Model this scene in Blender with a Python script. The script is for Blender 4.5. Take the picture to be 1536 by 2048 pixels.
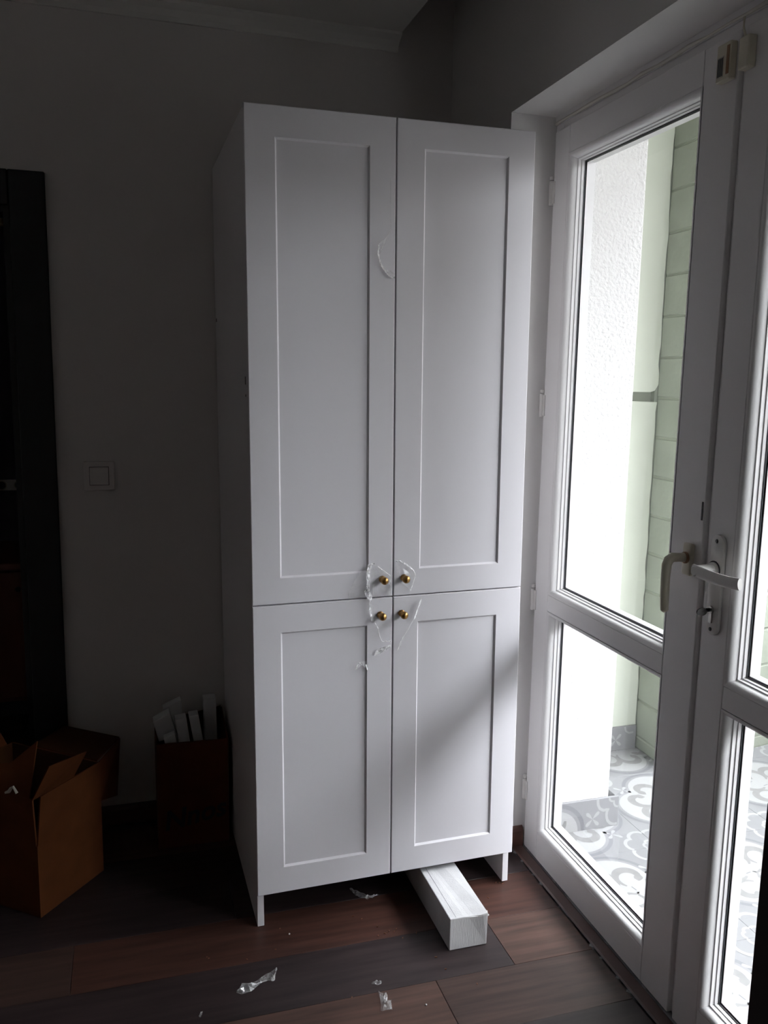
import bpy, bmesh, math, random
from mathutils import Vector, Matrix
random.seed(7)
PI = math.pi
S = bpy.context.scene
COL = S.collection
for o in list(bpy.data.objects):
    bpy.data.objects.remove(o)

# ------------------------------------------------------------------ camera
cam = bpy.data.cameras.new('camera'); cam_o = bpy.data.objects.new('camera', cam); COL.objects.link(cam_o)
cam.sensor_fit = 'HORIZONTAL'; cam.sensor_width = 36.0
cam.lens = 1703.571 * 36.0 / 1536.0
cam.clip_start = 0.02; cam.clip_end = 200
r = Vector((0.957, -0.290, 0.017)).normalized()
f = Vector((0.289, 0.945, -0.155)).normalized()
u = r.cross(f).normalized(); r = f.cross(u).normalized()
mw = Matrix(((r.x, u.x, -f.x, -0.306), (r.y, u.y, -f.y, -2.090), (r.z, u.z, -f.z, 1.476), (0, 0, 0, 1)))
cam_o.matrix_world = mw
S.camera = cam_o

# ------------------------------------------------------------------ sky, exposure
W = bpy.data.worlds.new('overcast_sky'); S.world = W; W.use_nodes = True
bg = W.node_tree.nodes['Background']
bg.inputs['Color'].default_value = (0.955, 0.955, 1.03, 1)
# standard overcast sky: three times brighter overhead than at the horizon
wt = W.node_tree; wtc = wt.nodes.new('ShaderNodeTexCoord'); wsx = wt.nodes.new('ShaderNodeSeparateXYZ')
wmx = wt.nodes.new('ShaderNodeMath'); wmx.operation = 'MAXIMUM'; wmx.inputs[1].default_value = 0.0
wma = wt.nodes.new('ShaderNodeMath'); wma.operation = 'MULTIPLY_ADD'
SKY = 34.0
wma.inputs[1].default_value = SKY * 2 / 3; wma.inputs[2].default_value = SKY / 3
wt.links.new(wtc.outputs['Generated'], wsx.inputs[0]); wt.links.new(wsx.outputs['Z'], wmx.inputs[0]); wt.links.new(wmx.outputs[0], wma.inputs[0])
wt.links.new(wma.outputs[0], bg.inputs['Strength'])
S.view_settings.view_transform = 'Standard'; S.view_settings.look = 'None'
S.view_settings.gamma = 1.0; S.view_settings.use_curve_mapping = False
S.view_settings.exposure = 0.25
S.cycles.max_bounces = 10; S.cycles.diffuse_bounces = 6; S.cycles.transparent_max_bounces = 16
S.cycles.sample_clamp_indirect = 4.0
S.cycles.caustics_reflective = False; S.cycles.caustics_refractive = False

# ------------------------------------------------------------------ materials
def mat(name, color, rough=0.6, metal=0.0, spec=0.5, bump=0.0, bscale=80.0, bdist=0.002, var=0.0, vscale=6.0, stretch=None, detail=3.0, coat=0.0):
    m = bpy.data.materials.new(name); m.use_nodes = True
    nt = m.node_tree; b = nt.nodes['Principled BSDF']
    b.inputs['Base Color'].default_value = (*color, 1)
    b.inputs['Roughness'].default_value = rough
    b.inputs['Metallic'].default_value = metal
    b.inputs['Specular IOR Level'].default_value = spec
    b.inputs['Coat Weight'].default_value = coat
    tc = nt.nodes.new('ShaderNodeTexCoord'); src = tc.outputs['Object']
    if stretch:
        mp = nt.nodes.new('ShaderNodeMapping'); mp.inputs['Scale'].default_value = stretch
        nt.links.new(src, mp.inputs['Vector']); src = mp.outputs['Vector']
    if var > 0:
        n = nt.nodes.new('ShaderNodeTexNoise'); n.inputs['Scale'].default_value = vscale; n.inputs['Detail'].default_value = detail
        nt.links.new(src, n.inputs['Vector'])
        rp = nt.nodes.new('ShaderNodeValToRGB')
        rp.color_ramp.elements[0].position = 0.3; rp.color_ramp.elements[1].position = 0.7
        rp.color_ramp.elements[0].color = (*[c * (1 - var) for c in color], 1)
        rp.color_ramp.elements[1].color = (*[min(1, c * (1 + var)) for c in color], 1)
        nt.links.new(n.outputs['Fac'], rp.inputs['Fac']); nt.links.new(rp.outputs['Color'], b.inputs['Base Color'])
    if bump > 0:
        n2 = nt.nodes.new('ShaderNodeTexNoise'); n2.inputs['Scale'].default_value = bscale; n2.inputs['Detail'].default_value = 2.0
        nt.links.new(src, n2.inputs['Vector'])
        bp = nt.nodes.new('ShaderNodeBump'); bp.inputs['Strength'].default_value = bump; bp.inputs['Distance'].default_value = bdist
        nt.links.new(n2.outputs['Fac'], bp.inputs['Height']); nt.links.new(bp.outputs['Normal'], b.inputs['Normal'])
    return m

def glass_mat(name, tint, refl):
    m = bpy.data.materials.new(name); m.use_nodes = True; nt = m.node_tree
    nt.nodes.clear()
    out = nt.nodes.new('ShaderNodeOutputMaterial'); mx = nt.nodes.new('ShaderNodeMixShader')
    tr = nt.nodes.new('ShaderNodeBsdfTransparent'); tr.inputs['Color'].default_value = (*tint, 1)
    gl = nt.nodes.new('ShaderNodeBsdfGlossy'); gl.inputs['Roughness'].default_value = 0.02
    lw = nt.nodes.new('ShaderNodeLayerWeight'); lw.inputs['Blend'].default_value = 0.5      # same from both sides of the pane
    pw = nt.nodes.new('ShaderNodeMath'); pw.operation = 'POWER'; pw.inputs[1].default_value = 5.0
    ma = nt.nodes.new('ShaderNodeMath'); ma.operation = 'MULTIPLY_ADD'; ma.inputs[1].default_value = 0.9; ma.inputs[2].default_value = refl
    nt.links.new(lw.outputs['Facing'], pw.inputs[0]); nt.links.new(pw.outputs[0], ma.inputs[0])
    nt.links.new(ma.outputs[0], mx.inputs[0]); nt.links.new(tr.outputs[0], mx.inputs[1]); nt.links.new(gl.outputs[0], mx.inputs[2])
    nt.links.new(mx.outputs[0], out.inputs[0])
    return m

def film_mat(name, white, shine, alpha_noise):
    """thin clear plastic: mostly see-through, milky and shiny where it creases"""
    m = bpy.data.materials.new(name); m.use_nodes = True; nt = m.node_tree; nt.nodes.clear()
    out = nt.nodes.new('ShaderNodeOutputMaterial')
    tr = nt.nodes.new('ShaderNodeBsdfTransparent')
    df = nt.nodes.new('ShaderNodeBsdfDiffuse'); df.inputs['Color'].default_value = (0.95, 0.95, 0.96, 1)
    gl = nt.nodes.new('ShaderNodeBsdfGlossy'); gl.inputs['Roughness'].default_value = 0.18
    b = nt.nodes.new('ShaderNodeMixShader'); b.inputs[0].default_value = shine
    nt.links.new(df.outputs[0], b.inputs[1]); nt.links.new(gl.outputs[0], b.inputs[2])
    mx = nt.nodes.new('ShaderNodeMixShader')
    tc = nt.nodes.new('ShaderNodeTexCoord'); n = nt.nodes.new('ShaderNodeTexNoise'); n.inputs['Scale'].default_value = alpha_noise; n.inputs['Detail'].default_value = 3
    nt.links.new(tc.outputs['Object'], n.inputs['Vector'])
    mr = nt.nodes.new('ShaderNodeMapRange'); mr.inputs['From Min'].default_value = 0.35; mr.inputs['From Max'].default_value = 0.68
    mr.inputs['To Min'].default_value = white * 0.25; mr.inputs['To Max'].default_value = white
    nt.links.new(n.outputs['Fac'], mr.inputs['Value']); nt.links.new(mr.outputs[0], mx.inputs[0])
    nt.links.new(tr.outputs[0], mx.inputs[1]); nt.links.new(b.outputs[0], mx.inputs[2]); nt.links.new(mx.outputs[0], out.inputs[0])
    return m

M = {}
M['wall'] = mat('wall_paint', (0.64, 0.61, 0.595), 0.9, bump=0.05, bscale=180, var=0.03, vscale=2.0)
M['wallb'] = mat('bright_wall_paint', (0.73, 0.715, 0.705), 0.9, bump=0.05, bscale=180)  # paler than the back wall so the unseen walls bounce more light
M['ceil'] = mat('ceiling_paint', (0.70, 0.685, 0.66), 0.95, bump=0.03, bscale=150)
M['lacquer'] = mat('white_lacquered_mdf', (0.76, 0.74, 0.775), 0.42, spec=0.4, bump=0.012, bscale=60, bdist=0.001)
M['board'] = mat('white_melamine_board', (0.72, 0.70, 0.72), 0.5, spec=0.4)
M['pvc'] = mat('white_pvc', (0.82, 0.805, 0.81), 0.38, spec=0.5)
M['gasket'] = mat('dark_rubber_gasket', (0.06, 0.06, 0.065), 0.6)
M['spacer'] = mat('aluminium_spacer', (0.55, 0.55, 0.56), 0.4, metal=0.8)
M['cream'] = mat('cream_plastic', (0.60, 0.56, 0.45), 0.4)
M['handlew'] = mat('white_powder_coat', (0.70, 0.68, 0.66), 0.35)
M['brass'] = mat('antique_brass', (0.36, 0.21, 0.075), 0.34, metal=1.0, var=0.35, vscale=90)
M['steel'] = mat('nickel_steel', (0.55, 0.53, 0.50), 0.3, metal=1.0)
M['darkmetal'] = mat('dark_metal', (0.03, 0.028, 0.028), 0.35, metal=0.6)
M['black'] = mat('black_lacquer', (0.006, 0.006, 0.009), 0.45)
M['blackcab'] = mat('black_cabinet_board', (0.008, 0.008, 0.012), 0.5)
M['styro'] = mat('white_polystyrene', (0.62, 0.615, 0.625), 0.85, bump=0.35, bscale=260, bdist=0.0015, var=0.05, vscale=30)
M['styrocut'] = mat('hot_wire_cut_polystyrene', (0.64, 0.63, 0.635), 0.85, bump=0.5, bscale=90, bdist=0.002, stretch=(9, 9, 0.5))
M['card'] = mat('corrugated_cardboard', (0.090, 0.029, 0.0105), 0.85, spec=0.08, var=0.12, vscale=14, bump=0.05, bscale=200)
M['cardin'] = mat('cardboard_inside', (0.050, 0.020, 0.008), 0.9, spec=0.08, var=0.12, vscale=14)
M['ink'] = mat('black_print_ink', (0.01, 0.009, 0.008), 0.8)
M['switch'] = mat('switch_plastic', (0.66, 0.615, 0.605), 0.45)
M['socket'] = mat('socket_plastic', (0.80, 0.77, 0.75), 0.4)
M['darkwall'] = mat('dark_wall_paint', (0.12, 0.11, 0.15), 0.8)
M['brown'] = mat('reddish_brown_wood', (0.16, 0.05, 0.028), 0.5, var=0.25, vscale=5, stretch=(1, 1, 0.15))
M['base'] = mat('brown_skirting', (0.075, 0.032, 0.025), 0.5, var=0.25, vscale=9, stretch=(0.3, 0.3, 3))
M['strip'] = mat('dark_threshold_strip', (0.06, 0.032, 0.027), 0.45, var=0.2, vscale=8)
M['stucco'] = mat('white_rough_stucco', (0.66, 0.655, 0.65), 0.95, bump=0.9, bscale=95, bdist=0.006)
M['green'] = mat('pale_green_render', (0.66, 0.695, 0.60), 0.85, bump=0.1, bscale=40, var=0.05, vscale=3)
M['brick'] = mat('shaded_green_painted_block', (0.255, 0.275, 0.226), 0.8, bump=0.35, bscale=28, bdist=0.006, var=0.06, vscale=9)  # shade on the side face is put into this darker green
M['mortar'] = mat('green_painted_mortar', (0.235, 0.255, 0.206), 0.9, bump=0.4, bscale=60, bdist=0.004)
M['slab'] = mat('balcony_slab_concrete', (0.40, 0.40, 0.385), 0.9, var=0.08, vscale=2)
M['house'] = mat('added_house_render', (0.19, 0.18, 0.17), 0.95, var=0.1, vscale=0.5)  # kept dark so the added houses reflect little light
M['ground'] = mat('grey_yard_ground', (0.22, 0.22, 0.20), 0.95, var=0.2, vscale=0.6)
M['tile_grey'] = mat('tile_pale_grey', (0.198, 0.198, 0.206), 0.5, var=0.05, vscale=8)
M['tile_ring'] = mat('tile_mid_grey', (0.150, 0.151, 0.163), 0.5)
M['tile_white'] = mat('tile_white', (0.305, 0.305, 0.307), 0.5)
M['tile_hook'] = mat('tile_warm_grey', (0.190, 0.187, 0.187), 0.5, var=0.1, vscale=30)
M['grout'] = mat('tile_grout', (0.5, 0.49, 0.48), 0.9)
M['label'] = mat('printed_label', (0.045, 0.045, 0.05), 0.5)
M['paper'] = mat('label_paper', (0.5, 0.47, 0.40), 0.6)
M['rust'] = mat('amber_plastic', (0.22, 0.11, 0.05), 0.5)
M['chip'] = mat('wood_crumb', (0.16, 0.075, 0.04), 0.8)
M['beige'] = mat('beige_plastic', (0.75, 0.62, 0.42), 0.5)
M['caulk'] = mat('yellowed_sealant', (0.66, 0.63, 0.58), 0.7)
M['tape'] = mat('clear_tape_on_board', (0.5, 0.49, 0.48), 0.25)
M['pencil'] = mat('grey_pencil_line', (0.38, 0.38, 0.42), 0.8)
M['glass'] = glass_mat('window_glass', (0.96, 0.98, 0.965), 0.03)
M['film'] = film_mat('clear_plastic_film', 0.28, 0.2, 45)
M['filmc'] = film_mat('creased_plastic_film', 0.9, 0.12, 120)
M['filmf'] = film_mat('scrap_plastic_film', 0.45, 0.3, 90)
WOODS = [mat('laminate_' + n, c, 0.45, spec=0.35, var=0.38, vscale=7.0, stretch=(0.5, 7.0, 1.0), detail=5, bump=0.04, bscale=30)
         for n, c in (('reddish', (0.050, 0.0215, 0.0160)), ('dark_grey', (0.025, 0.0165, 0.0168)), ('light_brown', (0.066, 0.035, 0.027)),
                      ('middle_brown', (0.044, 0.025, 0.0205)), ('grey_brown', (0.034, 0.024, 0.0225)))]

# ------------------------------------------------------------------ helpers
class MB:
    """collects faces, then links them as ONE mesh object"""
    def __init__(s): s.v = []; s.f = []; s.m = []
    def add(s, vs, fs, mi=0):
        n = len(s.v); s.v += [tuple(p) for p in vs]
        s.f += [tuple(i + n for i in q) for q in fs]; s.m += [mi] * len(fs)
        return s
    def box(s, a, b, mi=0, T=None):
        x0, y0, z0 = a; x1, y1, z1 = b
        vs = [(x0, y0, z0), (x1, y0, z0), (x1, y1, z0), (x0, y1, z0), (x0, y0, z1), (x1, y0, z1), (x1, y1, z1), (x0, y1, z1)]
        if T: vs = [T @ Vector(p) for p in vs]
        return s.add(vs, [(0, 3, 2, 1), (4, 5, 6, 7), (0, 1, 5, 4), (1, 2, 6, 5), (2, 3, 7, 6), (3, 0, 4, 7)], mi)
    def prism(s, poly, fn, d0, d1, mi=0, cap=True):
        """poly: list of 2D; fn(a,b,d)->3D; extruded from d0 to d1"""
        n = len(poly); vs = [fn(a, b, d0) for a, b in poly] + [fn(a, b, d1) for a, b in poly]
        fs = [(i, (i + 1) % n, n + (i + 1) % n, n + i) for i in range(n)]
        if cap: fs += [tuple(reversed(range(n))), tuple(range(n, 2 * n))]
        return s.add(vs, fs, mi)
    def lathe(s, prof, o, ax, seg=20, mi=0):
        """prof: list of (dist along ax, radius)"""
        ax = Vector(ax).normalized(); t = Vector((0, 0, 1)) if abs(ax.z) < 0.9 else Vector((1, 0, 0))
        e1 = ax.cross(t).normalized(); e2 = ax.cross(e1); o = Vector(o); n0 = len(s.v)
        vs = []; fs = []
        for d, rr in prof:
            for k in range(seg):
                a = 2 * PI * k / seg
                vs.append(o + ax * d + (e1 * math.cos(a) + e2 * math.sin(a)) * max(rr, 1e-5))
        for i in range(len(prof) - 1):
            for k in range(seg):
                k2 = (k + 1) % seg
                fs.append((i * seg + k, i * seg + k2, (i + 1) * seg + k2, (i + 1) * seg + k))
        fs.append(tuple(range(seg))); fs.append(tuple(reversed(range((len(prof) - 1) * seg, len(prof) * seg))))
        return s.add(vs, fs, mi)
    def tube(s, pts, rads, seg=10, mi=0, sx=1.0, sy=1.0, up=(0, 0, 1)):
        pts = [Vector(p) for p in pts]; vs = []; fs = []
        if not hasattr(rads, '__len__'): rads = [rads] * len(pts)
        for i, p in enumerate(pts):
            t = (pts[min(i + 1, len(pts) - 1)] - pts[max(i - 1, 0)]).normalized()
            uu = Vector(up)
            e1 = t.cross(uu)
            if e1.length < 1e-3: e1 = t.cross(Vector((1, 0, 0)))
            e1.normalize(); e2 = e1.cross(t)
            for k in range(seg):
                a = 2 * PI * k / seg
                vs.append(p + e1 * math.cos(a) * rads[i] * sx + e2 * math.sin(a) * rads[i] * sy)
        for i in range(len(pts) - 1):
            for k in range(seg):
                k2 = (k + 1) % seg
                fs.append((i * seg + k, i * seg + k2, (i + 1) * seg + k2, (i + 1) * seg + k))
        fs.append(tuple(reversed(range(seg)))); fs.append(tuple(range((len(pts) - 1) * seg, len(pts) * seg)))
        return s.add(vs, fs, mi)
    def mesh(s, name, mats, bevel=0.0, bseg=1, smooth=False, off=(0, 0, 0)):
        me = bpy.data.meshes.new(name)
        me.from_pydata([(p[0] - off[0], p[1] - off[1], p[2] - off[2]) for p in s.v], [], s.f)
        if not isinstance(mats, (list, tuple)): mats = [mats]
        for m in mats: me.materials.append(m)
        for p, mi in zip(me.polygons, s.m): p.material_index = mi
        bm = bmesh.new(); bm.from_mesh(me)
        bmesh.ops.recalc_face_normals(bm, faces=bm.faces)
        if bevel > 0:
            es = [e for e in bm.edges if len(e.link_faces) == 2 and e.calc_face_angle(0) > 0.5]
            bmesh.ops.bevel(bm, geom=es, offset=bevel, segments=bseg, profile=0.5, affect='EDGES', clamp_overlap=True)
        for fc in bm.faces: fc.smooth = smooth
        bm.to_mesh(me); bm.free()
        if smooth:
            try: me.set_sharp_from_angle(angle=math.radians(40))
            except Exception: pass
        return me
    def build(s, name, mats, parent=None, bevel=0.0, bseg=1, smooth=False, off=None, loc=None):
        """mesh given in world coordinates; the parent's location is taken off; a top-level mesh gets its origin at loc"""
        if off is None:
            off = loc if loc is not None else (0, 0, 0)
            p = parent
            if p is not None and not p.get('local_frame'):
                off = wloc(p)
        o = bpy.data.objects.new(name, s.mesh(name, mats, bevel, bseg, smooth, off))
        COL.objects.link(o)
        if parent is not None: o.parent = parent
        elif loc is not None: o.location = loc
        if parent is not None and parent.get('local_frame'): o['local_frame'] = 1
        return o

def wloc(o):
    v = Vector((0, 0, 0))
    while o is not None:
        v += o.location; o = o.parent
    return v

def tag(o, label, cat=None, group=None, kind=None):
    o['label'] = label
    if cat: o['category'] = cat
    if group: o['group'] = group
    if kind: o['kind'] = kind
    return o

def thing(name, label, cat, loc=(0, 0, 0), group=None, kind=None):
    o = bpy.data.objects.new(name, None); COL.objects.link(o); o.location = loc; o.empty_display_size = 0.05
    return tag(o, label, cat, group, kind)

def box(a, b): return MB().box(a, b)

XY = lambda a, b, d: (a, b, d)
XZ = lambda a, b, d: (a, d, b)
YZ = lambda a, b, d: (d, a, b)

# ================================================================== SETTING
XW, YB, ZC = 0.750, 0.683, 2.545      # window wall, back wall, ceiling
XF, YJ, ZR = 0.8815, 0.215, 2.213     # balcony door plane, far jamb, lintel soffit
YN = -1.365                            # near jamb
XO = 1.2126                            # outside face of the building
YS = 0.244                             # stuccoed outer return
ROOM_X0, ROOM_Y0 = -1.80, -3.7  # unseen left and front walls set close to bounce more light

# ---- floor: slab with laminate planks
fl = MB().box((-2.75, ROOM_Y0 - .1, -0.16), (0.95, 2.5, -0.010)).build('floor', M['strip'])
tag(fl, 'dark walnut laminate floor of wide planks, dusty in front of the cabinet', 'floor', kind='structure')
ROW = 0.188
def plank(x0, x1, y0, y1, mi):
    g = 0.0006
    b = MB().box((x0 + g, y0 + g, -0.0100), (x1 - g, y1 - g, 0.0))
    b.build('plank', WOODS[mi], fl, bevel=0.0006)
special = {   # row index -> list of joints (x) and tones from the left end
    0: ([-2.1, -0.47], [0, 3, 0]),
    -1: ([-1.97, -0.68, 0.611], [3, 0, 1, 2]),
    -2: ([-2.19, -0.90, 0.395], [1, 4, 2, 3]),
    -3: ([-1.35, -0.10], [2, 3, 1]),
    -4: ([-2.2, -0.62, 0.67], [3, 0, 2, 1]),
    1: ([-1.4, -0.05], [3, 1, 1]),
    2: ([-2.0, -0.75, 0.55], [1, 3, 1, 0]),
}
row0 = -0.117
kmin = int(math.floor((ROOM_Y0 - row0) / ROW)); kmax = 12
for k in range(kmin, kmax):
    y0 = row0 + k * ROW; y1 = y0 + ROW
    x_end = 0.8425 if YN < y0 and y1 < 0.30 else 0.95 if y0 > 0.7 else 0.745
    if y0 < YJ < y1: x_end = 0.8425
    if k in special: js, tones = special[k]
    else:
        a = ROOM_X0 + random.uniform(0.2, 1.2); js = []
        while a < 0.6: js.append(a); a += 1.285
        tones = [random.choice([0, 1, 2, 3, 4]) for _ in range(len(js) + 1)]
    xs = [ROOM_X0] + [j for j in js if ROOM_X0 + .05 < j < x_end - .05] + [x_end]
    tn = tones[-(len(xs) - 1):]
    for i in range(len(xs) - 1): plank(xs[i], xs[i + 1], y0, y1, tn[i])

ts = MB().prism([(0.842, 0.0), (0.846, 0.004), (0.876, 0.004), (0.8813, 0.0), (0.8813, -0.01), (0.842, -0.01)], XZ, YN + .005, YJ - .005).build('trim_1', M['strip'])
tag(ts, 'dark brown threshold strip along the foot of the balcony door', 'threshold', kind='structure')

# ---- back wall with the doorway opening on the left
DX1 = -0.506          # outer right edge of the black architrave
OX1 = -0.602; OX0 = -1.46; OZ = 1.955
YBK = YB + 0.12
wb = MB()
wb.box((OX1, YB, 0), (XW + .2, YBK, 2.75)); wb.box((ROOM_X0 - .1, YB, 0), (OX0, YBK, 2.75)); wb.box((OX0, YB, OZ), (OX1, YBK, 2.75))
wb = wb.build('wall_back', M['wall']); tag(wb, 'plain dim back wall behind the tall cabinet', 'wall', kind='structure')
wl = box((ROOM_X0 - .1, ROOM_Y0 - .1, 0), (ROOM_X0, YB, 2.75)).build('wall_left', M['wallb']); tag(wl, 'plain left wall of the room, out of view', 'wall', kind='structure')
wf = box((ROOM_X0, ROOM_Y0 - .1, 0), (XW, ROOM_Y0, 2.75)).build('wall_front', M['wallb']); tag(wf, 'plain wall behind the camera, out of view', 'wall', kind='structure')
# ---- window wall: pier, lintel, near pier
wr = MB()
wr.box((XW, YJ, 0), (0.955, YB, 2.75)); wr.box((XW, YN, ZR), (0.955, YJ, 2.75)); wr.box((XW, ROOM_Y0 - .1, 0), (0.955, YN, 2.75))
wr = wr.build('wall_right', M['wallb']); tag(wr, 'painted window wall with the deep balcony door reveal', 'wall', kind='structure')
# ---- ceiling: lowered plasterboard that stops short of the window wall and leaves a curtain pocket
PX = 0.560
ce = MB(); ce.box((ROOM_X0 - .1, ROOM_Y0 - .1, ZC), (PX, YB, ZC + .03)); ce.box((PX - .03, ROOM_Y0 - .1, ZC + .03), (PX, YB, 2.75)); ce.box((ROOM_X0 - .1, ROOM_Y0 - .1, 2.75), (XW + .25, YBK, 2.80))
ce = ce.build('ceiling', M['ceil']); tag(ce, 'lowered plasterboard ceiling with a curtain pocket along the window wall', 'ceiling', kind='structure')
cn = MB().prism([(YB, ZC), (YB, ZC - .045), (YB - .008, ZC - .045), (YB - .012, ZC - .032), (YB - .026, ZC - .018), (YB - .040, ZC - .012), (YB - .048, ZC - .008), (YB - .05, ZC)],
                lambda a, b, d: (d, a, b), ROOM_X0, PX).build('trim_2', M['ceil'])
tag(cn, 'slim stepped plaster cornice along the top of the back wall', 'cornice', kind='structure')

# ---- skirtings inside
bp = [(0, 0), (0.014, 0), (0.014, 0.052), (0.010, 0.062), (0.004, 0.066), (0, 0.066)]
b1 = MB().prism(bp, lambda a, b, d: (d, YB - a, b), DX1, XW).build('baseboard_back', M['base']); tag(b1, 'dark brown skirting along the back wall', 'skirting', kind='structure')
b2 = MB().prism(bp, lambda a, b, d: (d, YJ - a, b), XW, 0.880).build('baseboard_right', M['base']); tag(b2, 'short brown skirting in the balcony door reveal', 'skirting', kind='structure')

# ---- black doorway on the left (door_3) : architrave, jambs
d3 = thing('door_3', 'black framed open doorway in the back wall at left', 'doorway', (OX1, YB, 0), kind='structure')
ar = MB(); ar.box((OX1 - .004, YB - .016, 0), (DX1, YB, 2.049)); ar.build('architrave', M['black'], d3, bevel=0.003)
ar = MB(); ar.box((OX0 - .096, YB - .016, 1.951), (OX1 - .004, YB, 2.049)); ar.build('architrave', M['black'], d3, bevel=0.003)
ar = MB(); ar.box((OX0 - .096, YB - .016, 0), (OX0 + .004, YB, 1.951)); ar.build('architrave', M['black'], d3, bevel=0.003)
jb = MB(); jb.box((OX1 - .022, YB, 0), (OX1, YBK, OZ)); jb.box((OX0, YB, 0), (OX0 + .022, YBK, OZ)); jb.box((OX0 + .022, YB, OZ - .022), (OX1 - .022, YBK, OZ))
jb.build('door_jamb', M['black'], d3)

# ---- the next room, dark
NR = 2.20
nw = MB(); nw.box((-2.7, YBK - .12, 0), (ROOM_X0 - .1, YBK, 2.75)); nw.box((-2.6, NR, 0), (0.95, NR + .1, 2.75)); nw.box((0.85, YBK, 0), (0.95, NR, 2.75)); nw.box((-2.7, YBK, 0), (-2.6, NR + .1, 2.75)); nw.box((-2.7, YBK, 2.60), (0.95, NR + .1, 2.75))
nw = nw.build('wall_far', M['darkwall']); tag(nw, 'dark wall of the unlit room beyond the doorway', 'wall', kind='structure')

# ================================================================== BALCONY DOOR
ZT = 2.191
fx0 = XF + 0.010; fx1 = XF + 0.082
fr = thing('trim_3', 'white plastic outer frame of the balcony door', 'frame', (fx0, YJ, 0), kind='structure')
b = MB(); b.box((fx0, YJ - .040, 0), (fx1, YJ, ZT)); b.build('frame_post', M['pvc'], fr, bevel=.002)
b = MB(); b.box((fx0, YN, 0), (fx1, YN + .040, ZT)); b.build('frame_post', M['pvc'], fr, bevel=.002)
b = MB(); b.box((fx0, YN + .040, ZT - .040), (fx1, YJ - .040, ZT)); b.build('frame_head', M['pvc'], fr, bevel=.002)
b = MB(); b.box((fx0 + .01, YN + .040, -0.005), (fx1 + .03, YJ - .040, 0.016)); b.build('frame_sill', M['pvc'], fr, bevel=.002)
b = MB(); b.box((fx0 - .003, YN, ZT), (fx1, YJ, ZR)); b.build('packing_strip', M['pvc'], fr)
b = MB()
rng = random.Random(3)
pts = [(XF + .006, YJ - .004 - i * 0.06, ZT + .004 + rng.uniform(-.002, .002)) for i in range(26)]
b.tube(pts, [0.004 + rng.uniform(-.001, .0015) for _ in pts], 6); b.build('sealant_bead', M['caulk'], fr, smooth=True)

def leaf(name, label, y0, y1, stile0, stile1, hinge_side):
    """one glazed leaf lying in the plane x = XF; y0 < y1; stile widths; two lights with sloped glazing beads"""
    d = thing(name, label, 'door', (XF, (y0 + y1) / 2, 0), kind='structure')
    x1 = XF + .072; zb, zt = 0.006, ZT - .022
    a0, a1 = y0 + stile0, y1 - stile1           # bead outer edges in y
    zc = 0.095; zd = 2.094; m0, m1 = 0.800, 0.851
    for (ya, yb) in ((y0, a0), (a1, y1)):
        b = MB(); b.box((XF, ya, zb), (x1, yb, zt)); b.build('stile', M['pvc'], d, bevel=.003, bseg=2)
    for nm, za, ze in (('bottom_rail', zb, zc), ('middle_rail', m0, m1), ('top_rail', zd, zt)):
        b = MB(); b.box((XF, a0, za), (x1, a1, ze)); b.build(nm, M['pvc'], d, bevel=.002)
    # beads : quarter-round slope from the face down to the glass, mitred
    prof = [(0.0, 0.0)] + [(.002 + .0125 * math.sin(a), .0175 * (1 - math.cos(a))) for a in [PI / 2 * i / 10 for i in range(10)]] + [(.0152, .0195), (.0178, .0200), (.0181, .0300), (.0205, .0300), (.0210, .0410)]
    lights = ((zc, m0), (m1, zd))
    for (za, ze) in lights:
        ring = []
        for (w, dep) in prof:
            ring.append([(XF + dep, a0 + w, za + w), (XF + dep, a1 - w, za + w), (XF + dep, a1 - w, ze - w), (XF + dep, a0 + w, ze - w)])
        for sd in range(4):
            b = MB(); vs = []; fs = []
            for q in ring: vs += [q[sd], q[(sd + 1) % 4]]
            n = len(ring)
            fs = [(2 * i, 2 * i + 1, 2 * i + 3, 2 * i + 2) for i in range(n - 1)]
            b.add(vs, fs)
            bo = b.build('glazing_bead', M['pvc'], d, smooth=True)
        # outside lip
        w = .0240
        b = MB(); xo = x1 - .0280
        b.box((xo, a0 - .004, za - .004), (x1 - .002, a0 + w, ze + .004)); b.box((xo, a1 - w, za - .004), (x1 - .002, a1 + .004, ze + .004))
        b.box((xo, a0 + w, za - .004), (x1 - .002, a1 - w, za + w)); b.box((xo, a0 + w, ze - w), (x1 - .002, a1 - w, ze + .004))
        b.build('outer_lip', M['pvc'], d)
        # gasket and spacer round the pane
        for nm, mt, wa, wb_, xa, xb in (('gasket', M['gasket'], .0190, .0228, XF + .0385, XF + .0414), ('spacer_bar', M['spacer'], .019, .0260, XF + .0428, XF + .0436)):
            b = MB()
            b.box((xa, a0 + wa, za + wa), (xb, a0 + wb_, ze - wa)); b.box((xa, a1 - wb_, za + wa), (xb, a1 - wa, ze - wa))
            b.box((xa, a0 + wb_, za + wa), (xb, a1 - wb_, za + wb_)); b.box((xa, a0 + wb_, ze - wb_), (xb, a1 - wb_, ze - wa))
            b.build(nm, mt, d)
        b = MB(); b.box((XF + .0415, a0 + .012, za + .012), (XF + .0425, a1 - .012, ze - .012)); pn = b.build('pane', M['glass'], d)
        tag(pn, 'clear glass pane')
    # hinges
    if hinge_side:
        yh = YJ - .008 if hinge_side > 0 else YN + .008
        for z in (2.005, 1.405, 0.815, 0.195):
            h = MB(); h.lathe([(-.034, .0055), (-.033, .0072), (.033, .0072), (.034, .0055)], (XF - .002, yh, z), (0, 0, 1), 12)
            h.box((XF - .003, yh - .018, z - .030), (XF + .004, yh, z + .030))
            h.lathe([(.036, .0050), (.037, .0062), (.045, .0062), (.046, .0045)], (XF - .002, yh, z), (0, 0, 1), 10)
            h.build('hinge', M['handlew'], d, smooth=True)
    return d

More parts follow.
